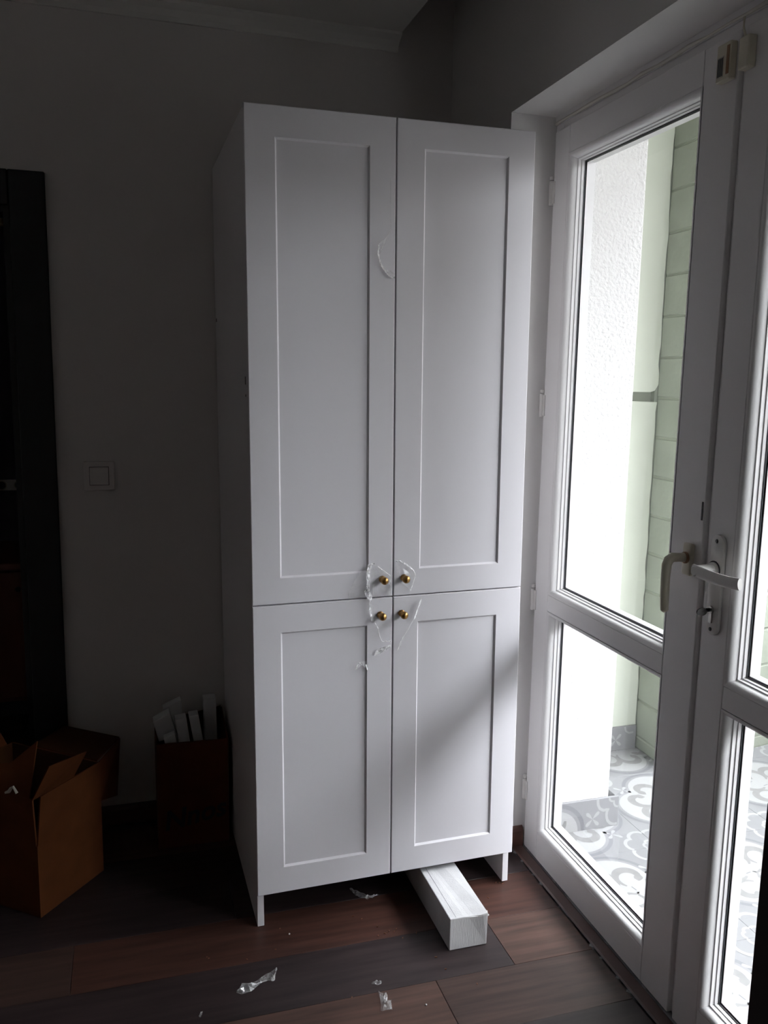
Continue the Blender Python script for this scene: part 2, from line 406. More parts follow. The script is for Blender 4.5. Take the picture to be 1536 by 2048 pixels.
L = leaf('door_1', 'left leaf of the white glazed balcony door, next to the cabinet', -0.562, 0.2, 0.110, 0.083, 1)
Rr = leaf('door_2', 'right leaf of the white glazed balcony door, with lever handle and key', -1.345, -0.580, 0.083, 0.083, -1)
# meeting strip between the leaves, belongs to the right leaf
b = MB(); b.prism([(-0.5805, XF + .004), (-0.5635, XF + .012), (-0.5635, XF + .05), (-0.5805, XF + .05)], lambda a, c, z: (c, a, z), 0.01, ZT - .024); b.build('meeting_strip', M['pvc'], Rr)

# window handle on the left leaf
hy, hz = -0.527, 1.094
h = MB(); h.box((XF - .013, hy - .0155, hz - .036), (XF - .0005, hy + .0155, hz + .036)); hnd = h.build('window_handle', M['cream'], L, bevel=.005, bseg=3, smooth=True)
tag(hnd, 'cream handle with the grip turned down')
g = MB(); g.tube([(XF - .010, hy, hz + .004), (XF - .03, hy, hz + .005), (XF - .048, hy, hz + .006), (XF - .057, hy, hz + .000), (XF - .061, hy, hz - .010), (XF - .062, hy, hz - .035), (XF - .061, hy, hz - .075), (XF - .059, hy, hz - .112), (XF - .058, hy, hz - .116)],
                 [.0115, .0105, .0115, .012, .0115, .0108, .0105, .0095, .005], 12, sx=0.95, sy=0.85, up=(0, 1, 0))
g.build('grip', M['cream'], hnd, smooth=True, off=(XF, (-0.562 + 0.2) / 2, 0))
c = MB(); c.lathe([(0, .013), (.004, .013), (.005, .011)], (XF - .0135, hy, hz + .004), (-1, 0, 0), 16); c.build('collar', M['rust'], hnd, off=(XF, (-0.562 + 0.2) / 2, 0))
# small striker mark above the handle
b = MB(); b.box((XF - .0015, -0.556, 1.185), (XF, -0.552, 1.225)); b.build('striker_plate', M['gasket'], L)

# lever set on the right leaf
RO = (XF, (-1.345 - 0.580) / 2, 0)
py = -0.622
pl = MB()
poly = []
for k in range(9):
    a = PI * k / 8; poly.append((py + .020 * math.cos(a), 1.146 + .020 * math.sin(a)))
for k in range(9):
    a = PI + PI * k / 8; poly.append((py + .020 * math.cos(a), 0.970 + .020 * math.sin(a)))
pl.prism(poly, YZ, XF - .0095, XF - .0003); plate = pl.build('backplate', M['handlew'], Rr, bevel=.003, bseg=2, smooth=True); tag(plate, 'long white lever handle plate')
for z in (1.152, 0.962):
    sc_ = MB(); sc_.lathe([(0, .0042), (.0008, .0042), (.0012, .002)], (XF - .0096, py + .002, z), (-1, 0, 0), 12); sc_.build('screw', M['darkmetal'], plate, off=RO)
lv = MB(); zl = 1.090
lv.lathe([(0, .0165), (.004, .0165), (.006, .0130), (.042, .0118), (.048, .0112), (.050, .009)], (XF - .0105, py + .004, zl), (-1, 0, 0), 20)
path = [(XF - .0535, py + .014, zl + .001), (XF - .055, py - .006, zl + .000), (XF - .056, py - .04, zl - .001), (XF - .056, py - .07, zl - .001), (XF - .0555, py - .100, zl + .000), (XF - .0545, py - .130, zl + .003)]
lv.tube(path, [.0116, .0120, .0119, .0117, .0115, .0114], 14, sx=0.5, sy=1.05, up=(0, 0, 1))
lev = lv.build('lever', M['handlew'], plate, smooth=True, off=RO); tag(lev, 'white lever pointing right')
rg = MB(); rg.lathe([(0, .0195), (.0012, .0195), (.0014, .018)], (XF - .0096, py + .004, zl), (-1, 0, 0), 24); rg.build('lever_ring', M['gasket'], plate, off=RO)
cy = MB(); cy.lathe([(0, .0085), (.004, .0085), (.0045, .006)], (XF - .0096, py + .003, 1.004), (-1, 0, 0), 18); cy.box((XF - .0130, py - .002, 0.976), (XF - .0090, py + .008, 1.000)); cyl = cy.build('lock_cylinder', M['steel'], plate, smooth=True, off=RO)
ky = MB(); ky.box((XF - .022, py + .0020, 1.000), (XF - .012, py + .0042, 1.008))
bow = [(XF - .033 + .0125 * math.cos(t), 1.001 + .0085 * math.sin(t)) for t in [2 * PI * i / 16 for i in range(16)]]
ky.prism(bow, XZ, py + .0015, py + .0047)
ky = ky.build('door_key', M['darkmetal'], None, loc=(XF - .022, py + .003, 1.004)); tag(ky, 'dark metal key left in the lock of the balcony door', 'key')

# magnetic alarm contact, two halves, at the top of the meeting stiles
s = thing('alarm_contact', 'small cream alarm contact box with a dark printed label, top of left door leaf', 'sensor', (XF, -0.535, 2.09))
b = MB(); b.box((XF - .017, -0.556, 2.078), (XF - .0003, -0.514, 2.150)); body = b.build('sensor_body', M['cream'], s, bevel=.002)
b = MB(); b.box((XF - .0176, -0.537, 2.086), (XF - .017, -0.518, 2.126)); lb = b.build('label', M['paper'], body, off=wloc(s))
b = MB()
for i in range(9):
    yy = -0.5355 + i * 0.0019; b.box((XF - .0179, yy, 2.088), (XF - .0176, yy + (.0011 if i % 3 else .0015), 2.124 - .002 * (i % 2)))
b.build('printed_bars', M['label'], body, off=wloc(s))
b = MB(); b.box((XF - .0180, -0.5535, 2.088), (XF - .017, -0.5455, 2.142)); b.build('amber_strip', M['rust'], body, off=wloc(s))
s2 = thing('alarm_magnet', 'small cream magnet half of the alarm contact, top of right door leaf', 'sensor', (XF, -0.598, 2.11))
b = MB(); b.box((XF - .020, -0.612, 2.082), (XF - .0003, -0.583, 2.142)); b.build('magnet_body', M['cream'], s2, bevel=.003, bseg=2)
b = MB(); b.tube([(XF - .006, -0.585, 2.142), (XF - .008, -0.578, 2.165), (XF - .006, -0.576, 2.185)], .0022, 6); b.build('wire', M['cream'], s2)

# ================================================================== OUTSIDE
so = MB(); so.box((0.955, YS, 0), (XO, 0.80, 3.0)); so.box((0.955, YN - .05, 2.36), (XO, YS, 3.0)); so.box((0.955, ROOM_Y0, 0), (XO, YN - .05, 3.0))
so = so.build('wall_outside', M['stucco'], bevel=.006, bseg=2); tag(so, 'rough white stucco outer reveal beside the balcony door', 'wall', kind='structure')
bfo = MB(); bfo.box((0.953, -6.0, -0.22), (3.30, 1.1, -0.010)); bfo = bfo.build('balcony_floor', M['grout']); tag(bfo, 'balcony floor of grey and white ornamental tiles', 'floor', kind='structure')
gr = MB(); gr.box((-12, -16, -3.4), (26, 16, -3.2)); gr = gr.build('yard_ground', M['ground']); tag(gr, 'grey yard ground below the balcony', 'ground', kind='structure')
cs = MB(); cs.box((XO, -6.0, 2.80), (2.75, 1.1, 3.0)); cs = cs.build('balcony_soffit', M['slab']); tag(cs, 'underside of the balcony above', 'ceiling', kind='structure')

pp = MB(); pp.box((2.62, -6.0, 0), (2.75, 0.60, 1.10)); pp = pp.build('wall_added_parapet', M['slab'], bevel=.01); tag(pp, 'plain unseen balcony parapet at the right, added to block low light', 'wall', kind='structure')  # added out of view, keeps light off the balcony floor
nh = MB(); nh.box((8.0, -7, -3.2), (14, 9, 5.2)); nh = nh.build('added_house_opposite', M['house']); tag(nh, 'plain unseen house across the yard, added to block the low sky', 'house', kind='structure')  # unseen blocker, added so the cabinet top gets less low light

nh = MB(); nh.box((1.0, -14, -3.2), (14, -8.0, 2.8)); nh = nh.build('added_house_beside', M['house']); tag(nh, 'plain unseen house to the side of the yard, added to block the low sky', 'house', kind='structure')  # second unseen blocker, added to cut low light from the side

# ---- ornamental tiles
PT = 0.465; HT = PT / 2
def poly2(b, pts, z, mi): b.add([(x, y, z) for x, y in pts], [tuple(range(len(pts)))], mi)
def ribbon2(b, pts, wid, z, mi):
    n = len(pts); vs = []
    for i, (x, y) in enumerate(pts):
        x0, y0 = pts[max(i - 1, 0)]; x1, y1 = pts[min(i + 1, n - 1)]
        l = math.hypot(x1 - x0, y1 - y0) or 1; nx, ny = -(y1 - y0) / l, (x1 - x0) / l
        w = wid[i] if hasattr(wid, '__len__') else wid
        vs += [(x + nx * w, y + ny * w, z), (x - nx * w, y - ny * w, z)]
    b.add(vs, [(2 * i, 2 * i + 1, 2 * i + 3, 2 * i + 2) for i in range(n - 1)], mi)
def quatrefoil(c, rr, n=18):
    out = []
    # half angle where lobes meet on the diagonal
    t = (2 * c + math.sqrt(4 * c * c - 8 * (c * c - rr * rr))) / 4
    a_end = math.atan2(t, t - c)
    for k in range(4):
        rot = k * PI / 2
        for i in range(n):
            a = -a_end + 2 * a_end * i / (n - 1)
            x = c + rr * math.cos(a); y = rr * math.sin(a)
            out.append((x * math.cos(rot) - y * math.sin(rot), x * math.sin(rot) + y * math.cos(rot)))
    return out
def hook(sx, rot, cx, scale=1.0):
    pts = []; wid = []
    N = 20
    for i in range(N):
        t = i / (N - 1)
        a = -2.4 + t * 5.0; rad = (0.058 - 0.037 * t) * scale
        pts.append((cx + rad * math.cos(a) * 1.0, sx * (0.055 * scale + rad * math.sin(a))))
        wid.append((0.0035 + 0.0120 * math.sin(PI * min(1, t * 1.02)) ** 1.0 + (0.007 if t > .8 else 0)) * scale)
    c, s_ = math.cos(rot), math.sin(rot)
    return [(x * c - y * s_, x * s_ + y * c) for x, y in pts], wid
def petal(b, x, y, a, ln, w, z, mi):
    pts = []
    for i in range(12):
        t = 2 * PI * i / 12
        px = ln * (0.5 + 0.5 * math.cos(t)); py_ = w * math.sin(t) * (0.55 + 0.45 * math.cos(t - 0.3))
        pts.append((x + px * math.cos(a) - py_ * math.sin(a), y + px * math.sin(a) + py_ * math.cos(a)))
    poly2(b, pts, z, mi)
TM = [M['tile_ring'], M['tile_white'], M['tile_hook'], M['tile_grey']]
orn = MB()
poly2(orn, quatrefoil(.098, .131), .0004, 0)
poly2(orn, quatrefoil(.098, .118), .0006, 3)
poly2(orn, quatrefoil(.098, .108), .0008, 1)
for k in range(4):
    for sx in (1, -1):
        p, w = hook(sx, k * PI / 2, 0.105, 0.92); ribbon2(orn, p, w, .0010 + .0002 * (sx > 0), 2)
for k in range(4):   # centre brackets
    c, s_ = math.cos(k * PI / 2), math.sin(k * PI / 2)
    p = [(.030, -.034), (.024, -.018), (.032, 0), (.024, .018), (.030, .034)]
    ribbon2(orn, [(x * c - y * s_, x * s_ + y * c) for x, y in p], [.002, .004, .006, .004, .002], .0010, 2)
    p = [(.040, -.030), (.060, -.026)]
    ribbon2(orn, [(x * c - y * s_, x * s_ + y * c) for x, y in p], .0018, .0010, 0)
for sx in (1, -1):   # corner rosettes and little flowers
    for sy in (1, -1):
        for R0, w, amp, nl in ((.098, .0058, .16, 8), (.040, .0042, .16, 8)):
            p = []
            for i in range(25):
                a = PI / 2 * i / 24
                rad = R0 * (1 - amp + amp * abs(math.sin(a * nl / 2)) ** 0.6)
                p.append((sx * (HT - .0015 - rad * math.cos(a)), sy * (HT - .0015 - rad * math.sin(a))))
            ribbon2(orn, p, w, .0006, 1)
        fx, fy = HT - .103, HT - .103
        for k in range(4): petal(orn, sx * fx, sy * fy, math.atan2(sy, sx) + PI / 2 * k, .036 if k % 2 == 0 else .030, .0095, .0006, 1)
orn_me = orn.mesh('ornament', TM)
tile_me = MB().box((-HT + .0003, -HT + .0003, -0.0100), (HT - .0003, HT - .0003, 0.0)).mesh('tile', M['tile_grey'], bevel=.0004)
MX, MY = 1.532, 0.317
for i in range(-1, 4):
    for j in range(-6, 2):
        cx, cyy = MX + i * PT, MY + j * PT
        if cx - HT < 0.953 - .2 or cx + HT > 3.35: 
            pass
        t = bpy.data.objects.new('tile', tile_me); COL.objects.link(t); t.parent = bfo; t.location = (cx, cyy, 0)
        o = bpy.data.objects.new('ornament', orn_me); COL.objects.link(o); o.parent = t

# ---- skirting tiles with the same ornament
def skirt(name, label, fn, u0, u1, zt, discs, flowers, roses):
    d = thing(name, label, 'skirting', fn(u0, 0, 0), kind='structure')
    b = MB(); b.prism([(u0, 0), (u1, 0), (u1, zt), (u0, zt)], fn, 0.0, 0.009); tl = b.build('tile', M['tile_grey'], d, bevel=.0012)
    b = MB()
    def P(pts, dd, mi):
        vs = [fn(a, c, -dd) for a, c in pts]; b.add(vs, [tuple(range(len(vs)))], mi)
    def RB(pts, w, dd, mi):
        n = len(pts); vs = []
        for i, (x, y) in enumerate(pts):
            x0, y0 = pts[max(i - 1, 0)]; x1, y1 = pts[min(i + 1, n - 1)]
            l = math.hypot(x1 - x0, y1 - y0) or 1; nx, ny = -(y1 - y0) / l, (x1 - x0) / l
            ww = w[i] if hasattr(w, '__len__') else w
            vs += [fn(x + nx * ww, min(max(y + ny * ww, .001), zt - .001), -dd), fn(x - nx * ww, min(max(y - ny * ww, .001), zt - .001), -dd)]
        b.add(vs, [(2 * i, 2 * i + 1, 2 * i + 3, 2 * i + 2) for i in range(n - 1)], mi)
    for dx, rr in discs:
        for rad, dd, mi in ((rr, .0004, 0), (rr - .014, .0006, 3), (rr - .026, .0008, 1)):
            pts = [(min(max(dx + rad * math.cos(PI * i / 24), u0 + .001), u1 - .001), min(rad * math.sin(PI * i / 24) + .0005, zt - .001)) for i in range(25)]
            P(pts, dd, mi)
        RB([(dx + .012, .004), (dx + .022, .018), (dx + .028, .032), (dx + .030, .044)], [.012, .009, .007, .004], .0010, 2)
    for fx, fz in flowers:
        for k in range(4):
            a = PI / 4 + PI / 2 * k; ln, w = .034, .0095; pts = []
            for i in range(12):
                t = 2 * PI * i / 12; px = ln * (.5 + .5 * math.cos(t)); pyy = w * math.sin(t) * (.55 + .45 * math.cos(t))
                pts.append((fx + px * math.cos(a) - pyy * math.sin(a), min(max(fz + px * math.sin(a) + pyy * math.cos(a), .001), zt - .001)))
            P(pts, .0006, 1)
    for pts, w in roses: RB(pts, w, .0008, 1)
    b.build('ornament', TM, tl, off=wloc(d))
    return d
ro1 = [(1.166, .104), (1.168, .085), (1.176, .070), (1.190, .062), (1.203, .064), (1.208, .066), (1.203, .055), (1.202, .040), (1.207, .024), (1.218, .012), (1.232, .007), (1.244, .008)]
ro2 = [(1.209, .104), (1.214, .094), (1.222, .090), (1.228, .091), (1.228, .082), (1.234, .072), (1.244, .069)]
skirt('trim_4', 'ornamental tile skirting at the foot of the white stucco reveal', lambda a, c, d: (a, YS - .009 + d, c), 0.960, 1.248, 0.106, [(1.018, .104)], [(1.150, .036)], [(ro1, .005), (ro2, .0036)])
skirt('trim_5', 'ornamental tile skirting on the outer wall corner', lambda a, c, d: (XO + .024 + d, a, c), YS, 0.772, 0.106, [(0.45, .09)], [(0.60, .04)], [])

# ---- green end wall of two rendered panels
YE = 0.782; XB = 1.660
ew = MB(); ew.box((XO, YE + .010, 0), (XB + .05, YE + .12, 2.80)); ew = ew.build('wall_end', M['mortar']); tag(ew, 'pale green end wall of the balcony in two boards', 'wall', kind='structure')
def ragged_board(x0, x1, z0, z1, rc_top, rc_bot, seed):
    rg_ = random.Random(seed); pts = [(x0, z0)]
    n = 36
    if rc_bot: pts += [(x1 - .03, z0), (x1 - .012, z0 + .006), (x1 - .003, z0 + .02)]
    else: pts += [(x1 - .004, z0)]
    zz0 = z0 + (.03 if rc_bot else .01); zz1 = z1 - (.03 if rc_top else .01)
    for i in range(n + 1): pts.append((x1 + rg_.uniform(-.0035, .003), zz0 + (zz1 - zz0) * i / n))
    if rc_top: pts += [(x1 - .003, z1 - .02), (x1 - .012, z1 - .006), (x1 - .03, z1)]
    pts.append((x0, z1)); return pts
for za, zb_, rt, rb, sd in ((0.0, 1.414, False, False, 1), (1.441, 2.80, False, True, 2)):
    b = MB(); b.prism(ragged_board(XO, XB - .003, za, zb_, rt, rb, sd), XZ, YE - .018, YE + .010); b.build('panel', M['green'], ew, bevel=.002)
b = MB(); b.box((XB - .014, YE - .013, 0), (XB + .03, YE + .010, 2.80)); b.build('panel_edge_filler', M['brick'], ew)
skirt('trim_6', 'ornamental tile skirting at the foot of the green end wall', lambda a, c, d: (a, YE - .028 + d, c), XO + .04, XB - .006, 0.100, [(1.44, .09)], [(1.56, .045)], [([(1.60, .098), (1.605, .08), (1.62, .07), (1.64, .072)], .004)])

# ---- block pier, painted green: left face along y, front face turned slightly
YA = 0.552; FS = 0.16
pf = lambda x: YA + FS * (x - XB)
pr = MB(); e_ = 0.004
pr.prism([(XB + e_, YE + .12), (XB + e_, YA + e_), (3.3, pf(3.3) + e_), (3.3, YE + .35)], XY, 0, 2.80)
pr = pr.build('wall_pier', M['mortar']); tag(pr, 'pale green painted block wall at the end of the balcony', 'wall', kind='structure')
CH = 0.152; zz = -0.10; course = 0
rb_ = random.Random(11)
while zz < 2.80:
    z0 = max(zz, 0.0) + .003; z1 = min(zz + CH, 2.80) - .003
    if z1 - z0 > .02:
        j = rb_.uniform(-.0012, .0012)
        # corner block shows on both faces
        lenc = .30 if course % 2 else .15
        ybk = YE - .0132
        b = MB(); xe = XB + lenc
        b.prism([(XB + j, ybk), (XB + j, YA + j), (xe - .004, pf(xe) + j), (xe - .004, pf(xe) + .05), (XB + .05, pf(XB) + .05), (XB + .05, ybk)], XY, z0, z1); b.build('brick', M['brick'], pr, bevel=.004)
        x = xe
        while x < 3.25:
            x2 = min(x + .30, 3.29); j = rb_.uniform(-.002, .002)
            b = MB(); b.prism([(x + .004, pf(x) + j), (x2 - .004, pf(x2) + j), (x2 - .004, pf(x2) + .05), (x + .004, pf(x) + .05)], XY, z0, z1); b.build('brick', M['brick'], pr, bevel=.004)
            x = x2
    zz += CH; course += 1
lg = MB(); lg.prism([(2.06, pf(2.06) - .014), (3.2, pf(3.2) - .014), (3.2, pf(3.2) + .004), (2.06, pf(2.06) + .004)], XY, 0.775, 0.812)
lg = lg.build('cable_duct', M['pvc'], None, bevel=.003, loc=(2.06, pf(2.06), .775)); tag(lg, 'white plastic cable duct running along the green block wall', 'cable duct')

# ================================================================== TALL CABINET
CW, CH_, CD, CT = 0.747, 2.0995, 0.672, 0.018
cab = thing('tall_cabinet', 'tall white four-door kitchen cabinet standing against the back wall', 'cabinet', (0, 0, 0.0))
cab.rotation_euler = (0, -0.0108, 0.0098); cab['local_frame'] = 1
DT = 0.020      # door thickness; door fronts at y = 0
for nm, x0 in (('side_panel', 0.0015), ('side_panel', CW - CT - .0015)):
    p = [(DT + .001, 0.0), (CD, 0.0), (CD, CH_ - .002), (DT + .001, CH_ - .002)]
    MB().prism(p, YZ, x0, x0 + CT).build(nm, M['board'], cab, bevel=.0008)
xi0, xi1 = CT + .0017, CW - CT - .0017
for nm, z in (('bottom_panel', 0.110), ('shelf', 0.892), ('top_panel', CH_ - .021)):
    MB().box((xi0, DT + .002, z), (xi1, CD - .004, z + .018)).build(nm, M['board'], cab)
MB().box((xi0, CD - .004, 0.10), (xi1, CD, CH_ - .003)).build('back_panel', M['board'], cab)

def shaker(x0, x1, z0, z1, px0, px1, pz0, pz1):
    """slab front with a recessed flat field, one mesh, chamfered recess"""
    b = MB(); dp = 0.0060; ch = 0.0045; eb = 0.0016
    O = [(x0, z0), (x1, z0), (x1, z1), (x0, z1)]
    Oi = [(x0 + eb, z0 + eb), (x1 - eb, z0 + eb), (x1 - eb, z1 - eb), (x0 + eb, z1 - eb)]
    A = [(px0, pz0), (px1, pz0), (px1, pz1), (px0, pz1)]
    B = [(px0 + ch, pz0 + ch), (px1 - ch, pz0 + ch), (px1 - ch, pz1 - ch), (px0 + ch, pz1 - ch)]
    vs = [(x, DT, z) for x, z in O] + [(x, eb, z) for x, z in O] + [(x, 0, z) for x, z in Oi] + [(x, 0, z) for x, z in A] + [(x, dp, z) for x, z in B]
    fs = [(0, 1, 2, 3)]
    for k in range(4):
        for i in range(4): fs.append((4 * k + i, 4 * k + (i + 1) % 4, 4 * k + 4 + (i + 1) % 4, 4 * k + 4 + i))
    fs.append((16, 17, 18, 19)); b.add(vs, fs); return b
G = 0.0016
mid = CW / 2 - 0.0005
spec = {
    'upper left door': (0, mid - G, 0.9025, CH_, 0.072, 0.305, 0.970, 2.0295, 0.342, 0.951),
    'upper right door': (mid + G, CW, 0.9025, CH_, 0.446, 0.675, 0.9725, 2.0325, 0.4015, 0.951),
    'lower left door': (0, mid - G, 0.1025, 0.8995, 0.0715, 0.302, 0.175, 0.827, 0.3375, 0.8545),
    'lower right door': (mid + G, CW, 0.1025, 0.8995, 0.4425, 0.674, 0.173, 0.8275, 0.397, 0.8540),
}
kn_me = None
for lab, (x0, x1, z0, z1, a0, a1, c0, c1, kx, kz) in spec.items():
    dr = shaker(x0, x1, z0, z1, a0, a1, c0, c1).build('cabinet_door', M['lacquer'], cab)
    if kn_me is None:
        kn = MB()
        prof = [(0, .0078), (.0015, .0092), (.004, .0092), (.0055, .0078), (.0085, .0058), (.012, .0056), (.0135, .0075)]
        for i in range(10):
            a = -0.95 + (PI / 2 + 0.95) * i / 9
            prof.append((.0245 + .0105 * math.sin(a), max(.0105 * math.cos(a), .0004)))
        kn.lathe(prof, (0, 0, 0), (0, -1, 0), 22); kn_me = kn.mesh('knob', M['brass'], smooth=True)
    k = bpy.data.objects.new('knob', kn_me); COL.objects.link(k); k.parent = dr; k.location = (kx, 0, kz)
    tag(k, 'round antique brass knob')
# screw-hole caps on the left edge and side
for hy0, hz0, hw, hh in ((.050, 1.455, .008, .020), (.052, 1.425, .004, .006), (.640, 1.640, .010, .010)):
    b = MB(); b.box((0.0004, hy0, hz0), (0.0016, hy0 + hw, hz0 + hh)); b.build('screw_hole', M['gasket'], cab)

# ---- torn clear packing film still caught on the doors
CM = Matrix.Rotation(0.0098, 4, 'Z') @ Matrix.Rotation(-0.0108, 4, 'Y')
def to_cab(x, z, d): return CM @ Vector((x, -d, z))
def film_strip(b, pts, w, mi, seed, lift=.0035, n=None):
    """crumpled ribbon of film following (x,z) points just proud of the doors"""
    rg_ = random.Random(seed); P = []
    for i in range(len(pts) - 1):
        for k in range(6):
            t = k / 6; P.append((pts[i][0] * (1 - t) + pts[i + 1][0] * t, pts[i][1] * (1 - t) + pts[i + 1][1] * t))
    P.append(pts[-1]); N = len(P); vs = []
    for i, (x, z) in enumerate(P):
        x0, z0 = P[max(i - 1, 0)]; x1, z1 = P[min(i + 1, N - 1)]
        l = math.hypot(x1 - x0, z1 - z0) or 1; nx, nz = -(z1 - z0) / l, (x1 - x0) / l
        ww = w * rg_.uniform(.6, 1.3)
        for s_ in (1, 0, -1):
            dd = (1 - 1.0 * math.copysign(1, nx) * s_) * ww * abs(nx) * rg_.uniform(.8, 1.5) + rg_.uniform(0, .0012)
            vs.append(to_cab(x + nx * ww * s_, z + nz * ww * s_, lift + dd))
    fs = []
    for i in range(N - 1):
        for k in range(2): fs.append((3 * i + k, 3 * i + k + 1, 3 * i + 4 + k, 3 * i + 3 + k))
    b.add(vs, fs, mi)
def film_sheet(b, pts, mi, seed, lift=.003):
    rg_ = random.Random(seed); cx = sum(p[0] for p in pts) / len(pts); cz = sum(p[1] for p in pts) / len(pts)
    vs = [to_cab(cx, cz, lift + .006)]; n = len(pts)
    for s_ in (.5, 1.0):
        for x, z in pts: vs.append(to_cab(cx + (x - cx) * s_, cz + (z - cz) * s_, lift + rg_.uniform(0, .006)))
    fs = [(0, 1 + i, 1 + (i + 1) % n) for i in range(n)] + [(1 + i, 1 + n + i, 1 + n + (i + 1) % n, 1 + (i + 1) % n) for i in range(n)]
    b.add(vs, fs, mi)
FM = [M['film'], M['filmc']]
b = MB()
film_sheet(b, [(.251, .906), (.248, .920), (.276, .968), (.300, .992), (.320, .994), (.339, .978), (.345, .972), (.318, .95), (.318, .906)], 0, 1)
film_sheet(b, [(.345, .975), (.364, .960), (.363, .906), (.318, .904), (.312, .94)], 0, 21)
film_strip(b, [(.320, .994), (.303, .993), (.298, .965), (.299, .940), (.296, .920)], .0016, 1, 2)
film_strip(b, [(.310, .990), (.305, .965), (.306, .940), (.305, .915)], .0022, 1, 3)
film_strip(b, [(.302, .985), (.302, .955), (.301, .930), (.308, .908), (.309, .895)], .0045, 1, 4)
film_strip(b, [(.293, .925), (.297, .912), (.309, .898)], .004, 1, 41)
film_strip(b, [(.305, .898), (.309, .880), (.314, .862), (.316, .840)], .0065, 0, 5, .005)
film_strip(b, [(.306, .880), (.308, .862), (.313, .842)], .003, 1, 51, .006)
film_strip(b, [(.330, .986), (.339, .978), (.364, .960), (.364, .934), (.363, .906)], .0010, 1, 6)
film_strip(b, [(.251, .904), (.249, .918), (.262, .946), (.277, .968)], .0009, 0, 7)
film_strip(b, [(.322, .835), (.330, .820), (.336, .795), (.342, .782), (.354, .780), (.367, .779)], .0010, 1, 8)
film_sheet(b, [(.320, .744), (.328, .760), (.345, .766), (.367, .772), (.367, .762), (.345, .752)], 1, 9)
film_strip(b, [(.320, .744), (.328, .762)], .001, 1, 10)
film_sheet(b, [(.270, .711), (.274, .729), (.290, .733), (.304, .729), (.303, .704), (.296, .720), (.282, .722)], 0, 12)
film_strip(b, [(.270, .711), (.275, .728), (.290, .724)], .0018, 1, 13)
film_strip(b, [(.297, .722), (.302, .705), (.299, .715)], .002, 1, 14)
o = b.build('plastic_film', FM, None, loc=to_cab(.31, .70, .004)); tag(o, 'torn clear plastic film hanging crumpled around the two left knobs', 'plastic film')
b = MB()
film_sheet(b, [(.379, .998), (.392, .996), (.424, .974), (.434, .956), (.420, .915), (.400, .935), (.380, .94)], 0, 31)
film_strip(b, [(.379, .998), (.392, .996), (.410, .985), (.424, .974), (.431, .965)], .0019, 1, 32)
film_strip(b, [(.431, .965), (.434, .955), (.426, .930), (.420, .914)], .0012, 1, 33)
film_strip(b, [(.450, .893), (.445, .878), (.438, .862), (.432, .843)], .0048, 0, 34, .005)
film_strip(b, [(.449, .890), (.443, .872), (.434, .848), (.431, .836)], .0026, 1, 35, .006)
film_strip(b, [(.432, .838), (.418, .812), (.404, .790)], .0010, 0, 36)
film_strip(b, [(.402, .792), (.396, .775), (.388, .762), (.384, .750)], .0034, 0, 37)
film_strip(b, [(.402, .790), (.394, .776), (.386, .754)], .0012, 1, 38)
o = b.build('plastic_film', FM, None, loc=to_cab(.40, .75, .004)); tag(o, 'torn clear plastic film draped around the two right knobs', 'plastic film')
b = MB()
film_strip(b, [(.3555, 1.955), (.3565, 1.90), (.357, 1.834)], .0012, 0, 41)
film_strip(b, [(.357, 1.834), (.353, 1.822), (.340, 1.810), (.326, 1.797)], .0020, 0, 42)
film_strip(b, [(.345, 1.812), (.338, 1.797), (.334, 1.786), (.327, 1.775)], .0026, 0, 43)
film_strip(b, [(.326, 1.797), (.325, 1.776), (.331, 1.752), (.350, 1.727)], .0026, 1, 44)
film_strip(b, [(.349, 1.738), (.352, 1.726), (.362, 1.721), (.369, 1.722)], .0026, 1, 45)
film_strip(b, [(.356, 1.736), (.364, 1.731), (.369, 1.729)], .0020, 0, 46)
o = b.build('plastic_film', FM, None, loc=to_cab(.35, 1.72, .004)); tag(o, 'thin curl of clear film high on the edge of the upper left door', 'plastic film')

# ================================================================== THINGS ON THE FLOOR
# ---- polystyrene block under the cabinet
st = thing('polystyrene_block', 'long white polystyrene block pushed under the right side of the cabinet', 'polystyrene', (0.52, 0.15, 0))
x0, x1, y0, y1, h0 = 0.4675, 0.573, -0.211, 0.46, 0.0895
b = MB(); N = 9
bot = [(x0, y0, 0), (x1, y0, 0), (x1, y1, 0), (x0, y1, 0)]
tf = []
for i in range(N):
    t = i / (N - 1); x = x0 + (x1 - x0) * t
    zt = h0 + .0005 + (0.0005 + .003 * math.sin(t * 9)) * (t > .3) * .6 + (.002 if t > .9 else 0) - (.004 if .78 < t < .9 else 0)
    tf.append((x, y0 + (.004 * math.sin(t * 5) if t > .6 else 0), zt))
vs = bot + tf + [(x1 + .004, y1, h0 + .001), (x0, y1, h0)]
iR, iL = 4 + N, 5 + N
fs = [(3, 2, 1, 0), (0, 1) + tuple(range(3 + N, 3, -1)), (1, 2, iR, 3 + N), (2, 3, iL, iR), (3, 0, 4, iL), tuple(range(4, 4 + N)) + (iR, iL)]
b.add(vs, fs); b.m[1] = 1; b.build('block', [M['styro'], M['styrocut']], st, bevel=.002, bseg=2)
b = MB(); b.box((0.4850, y0 + .004, h0 + .0006), (0.4856, 0.20, h0 + .0011)); b.build('scored_line', M['pencil'], st)
b = MB(); rg_ = random.Random(5)
for i in range(7):
    a = rg_.uniform(0, 6); cx, cyy, cz = x1 + .001 + rg_.uniform(-.006, .001), y0 + .001 + rg_.uniform(-.001, .006), h0 - rg_.uniform(-.003, .016)
    b.lathe([(-.0028, .0006), (-.0015, .0025), (0, .0030), (.0015, .0025), (.0028, .0006)], (cx, cyy, cz), (0, 0, 1), 7)
o = b.build('crumbled_corner', M['styro'], st, smooth=True)

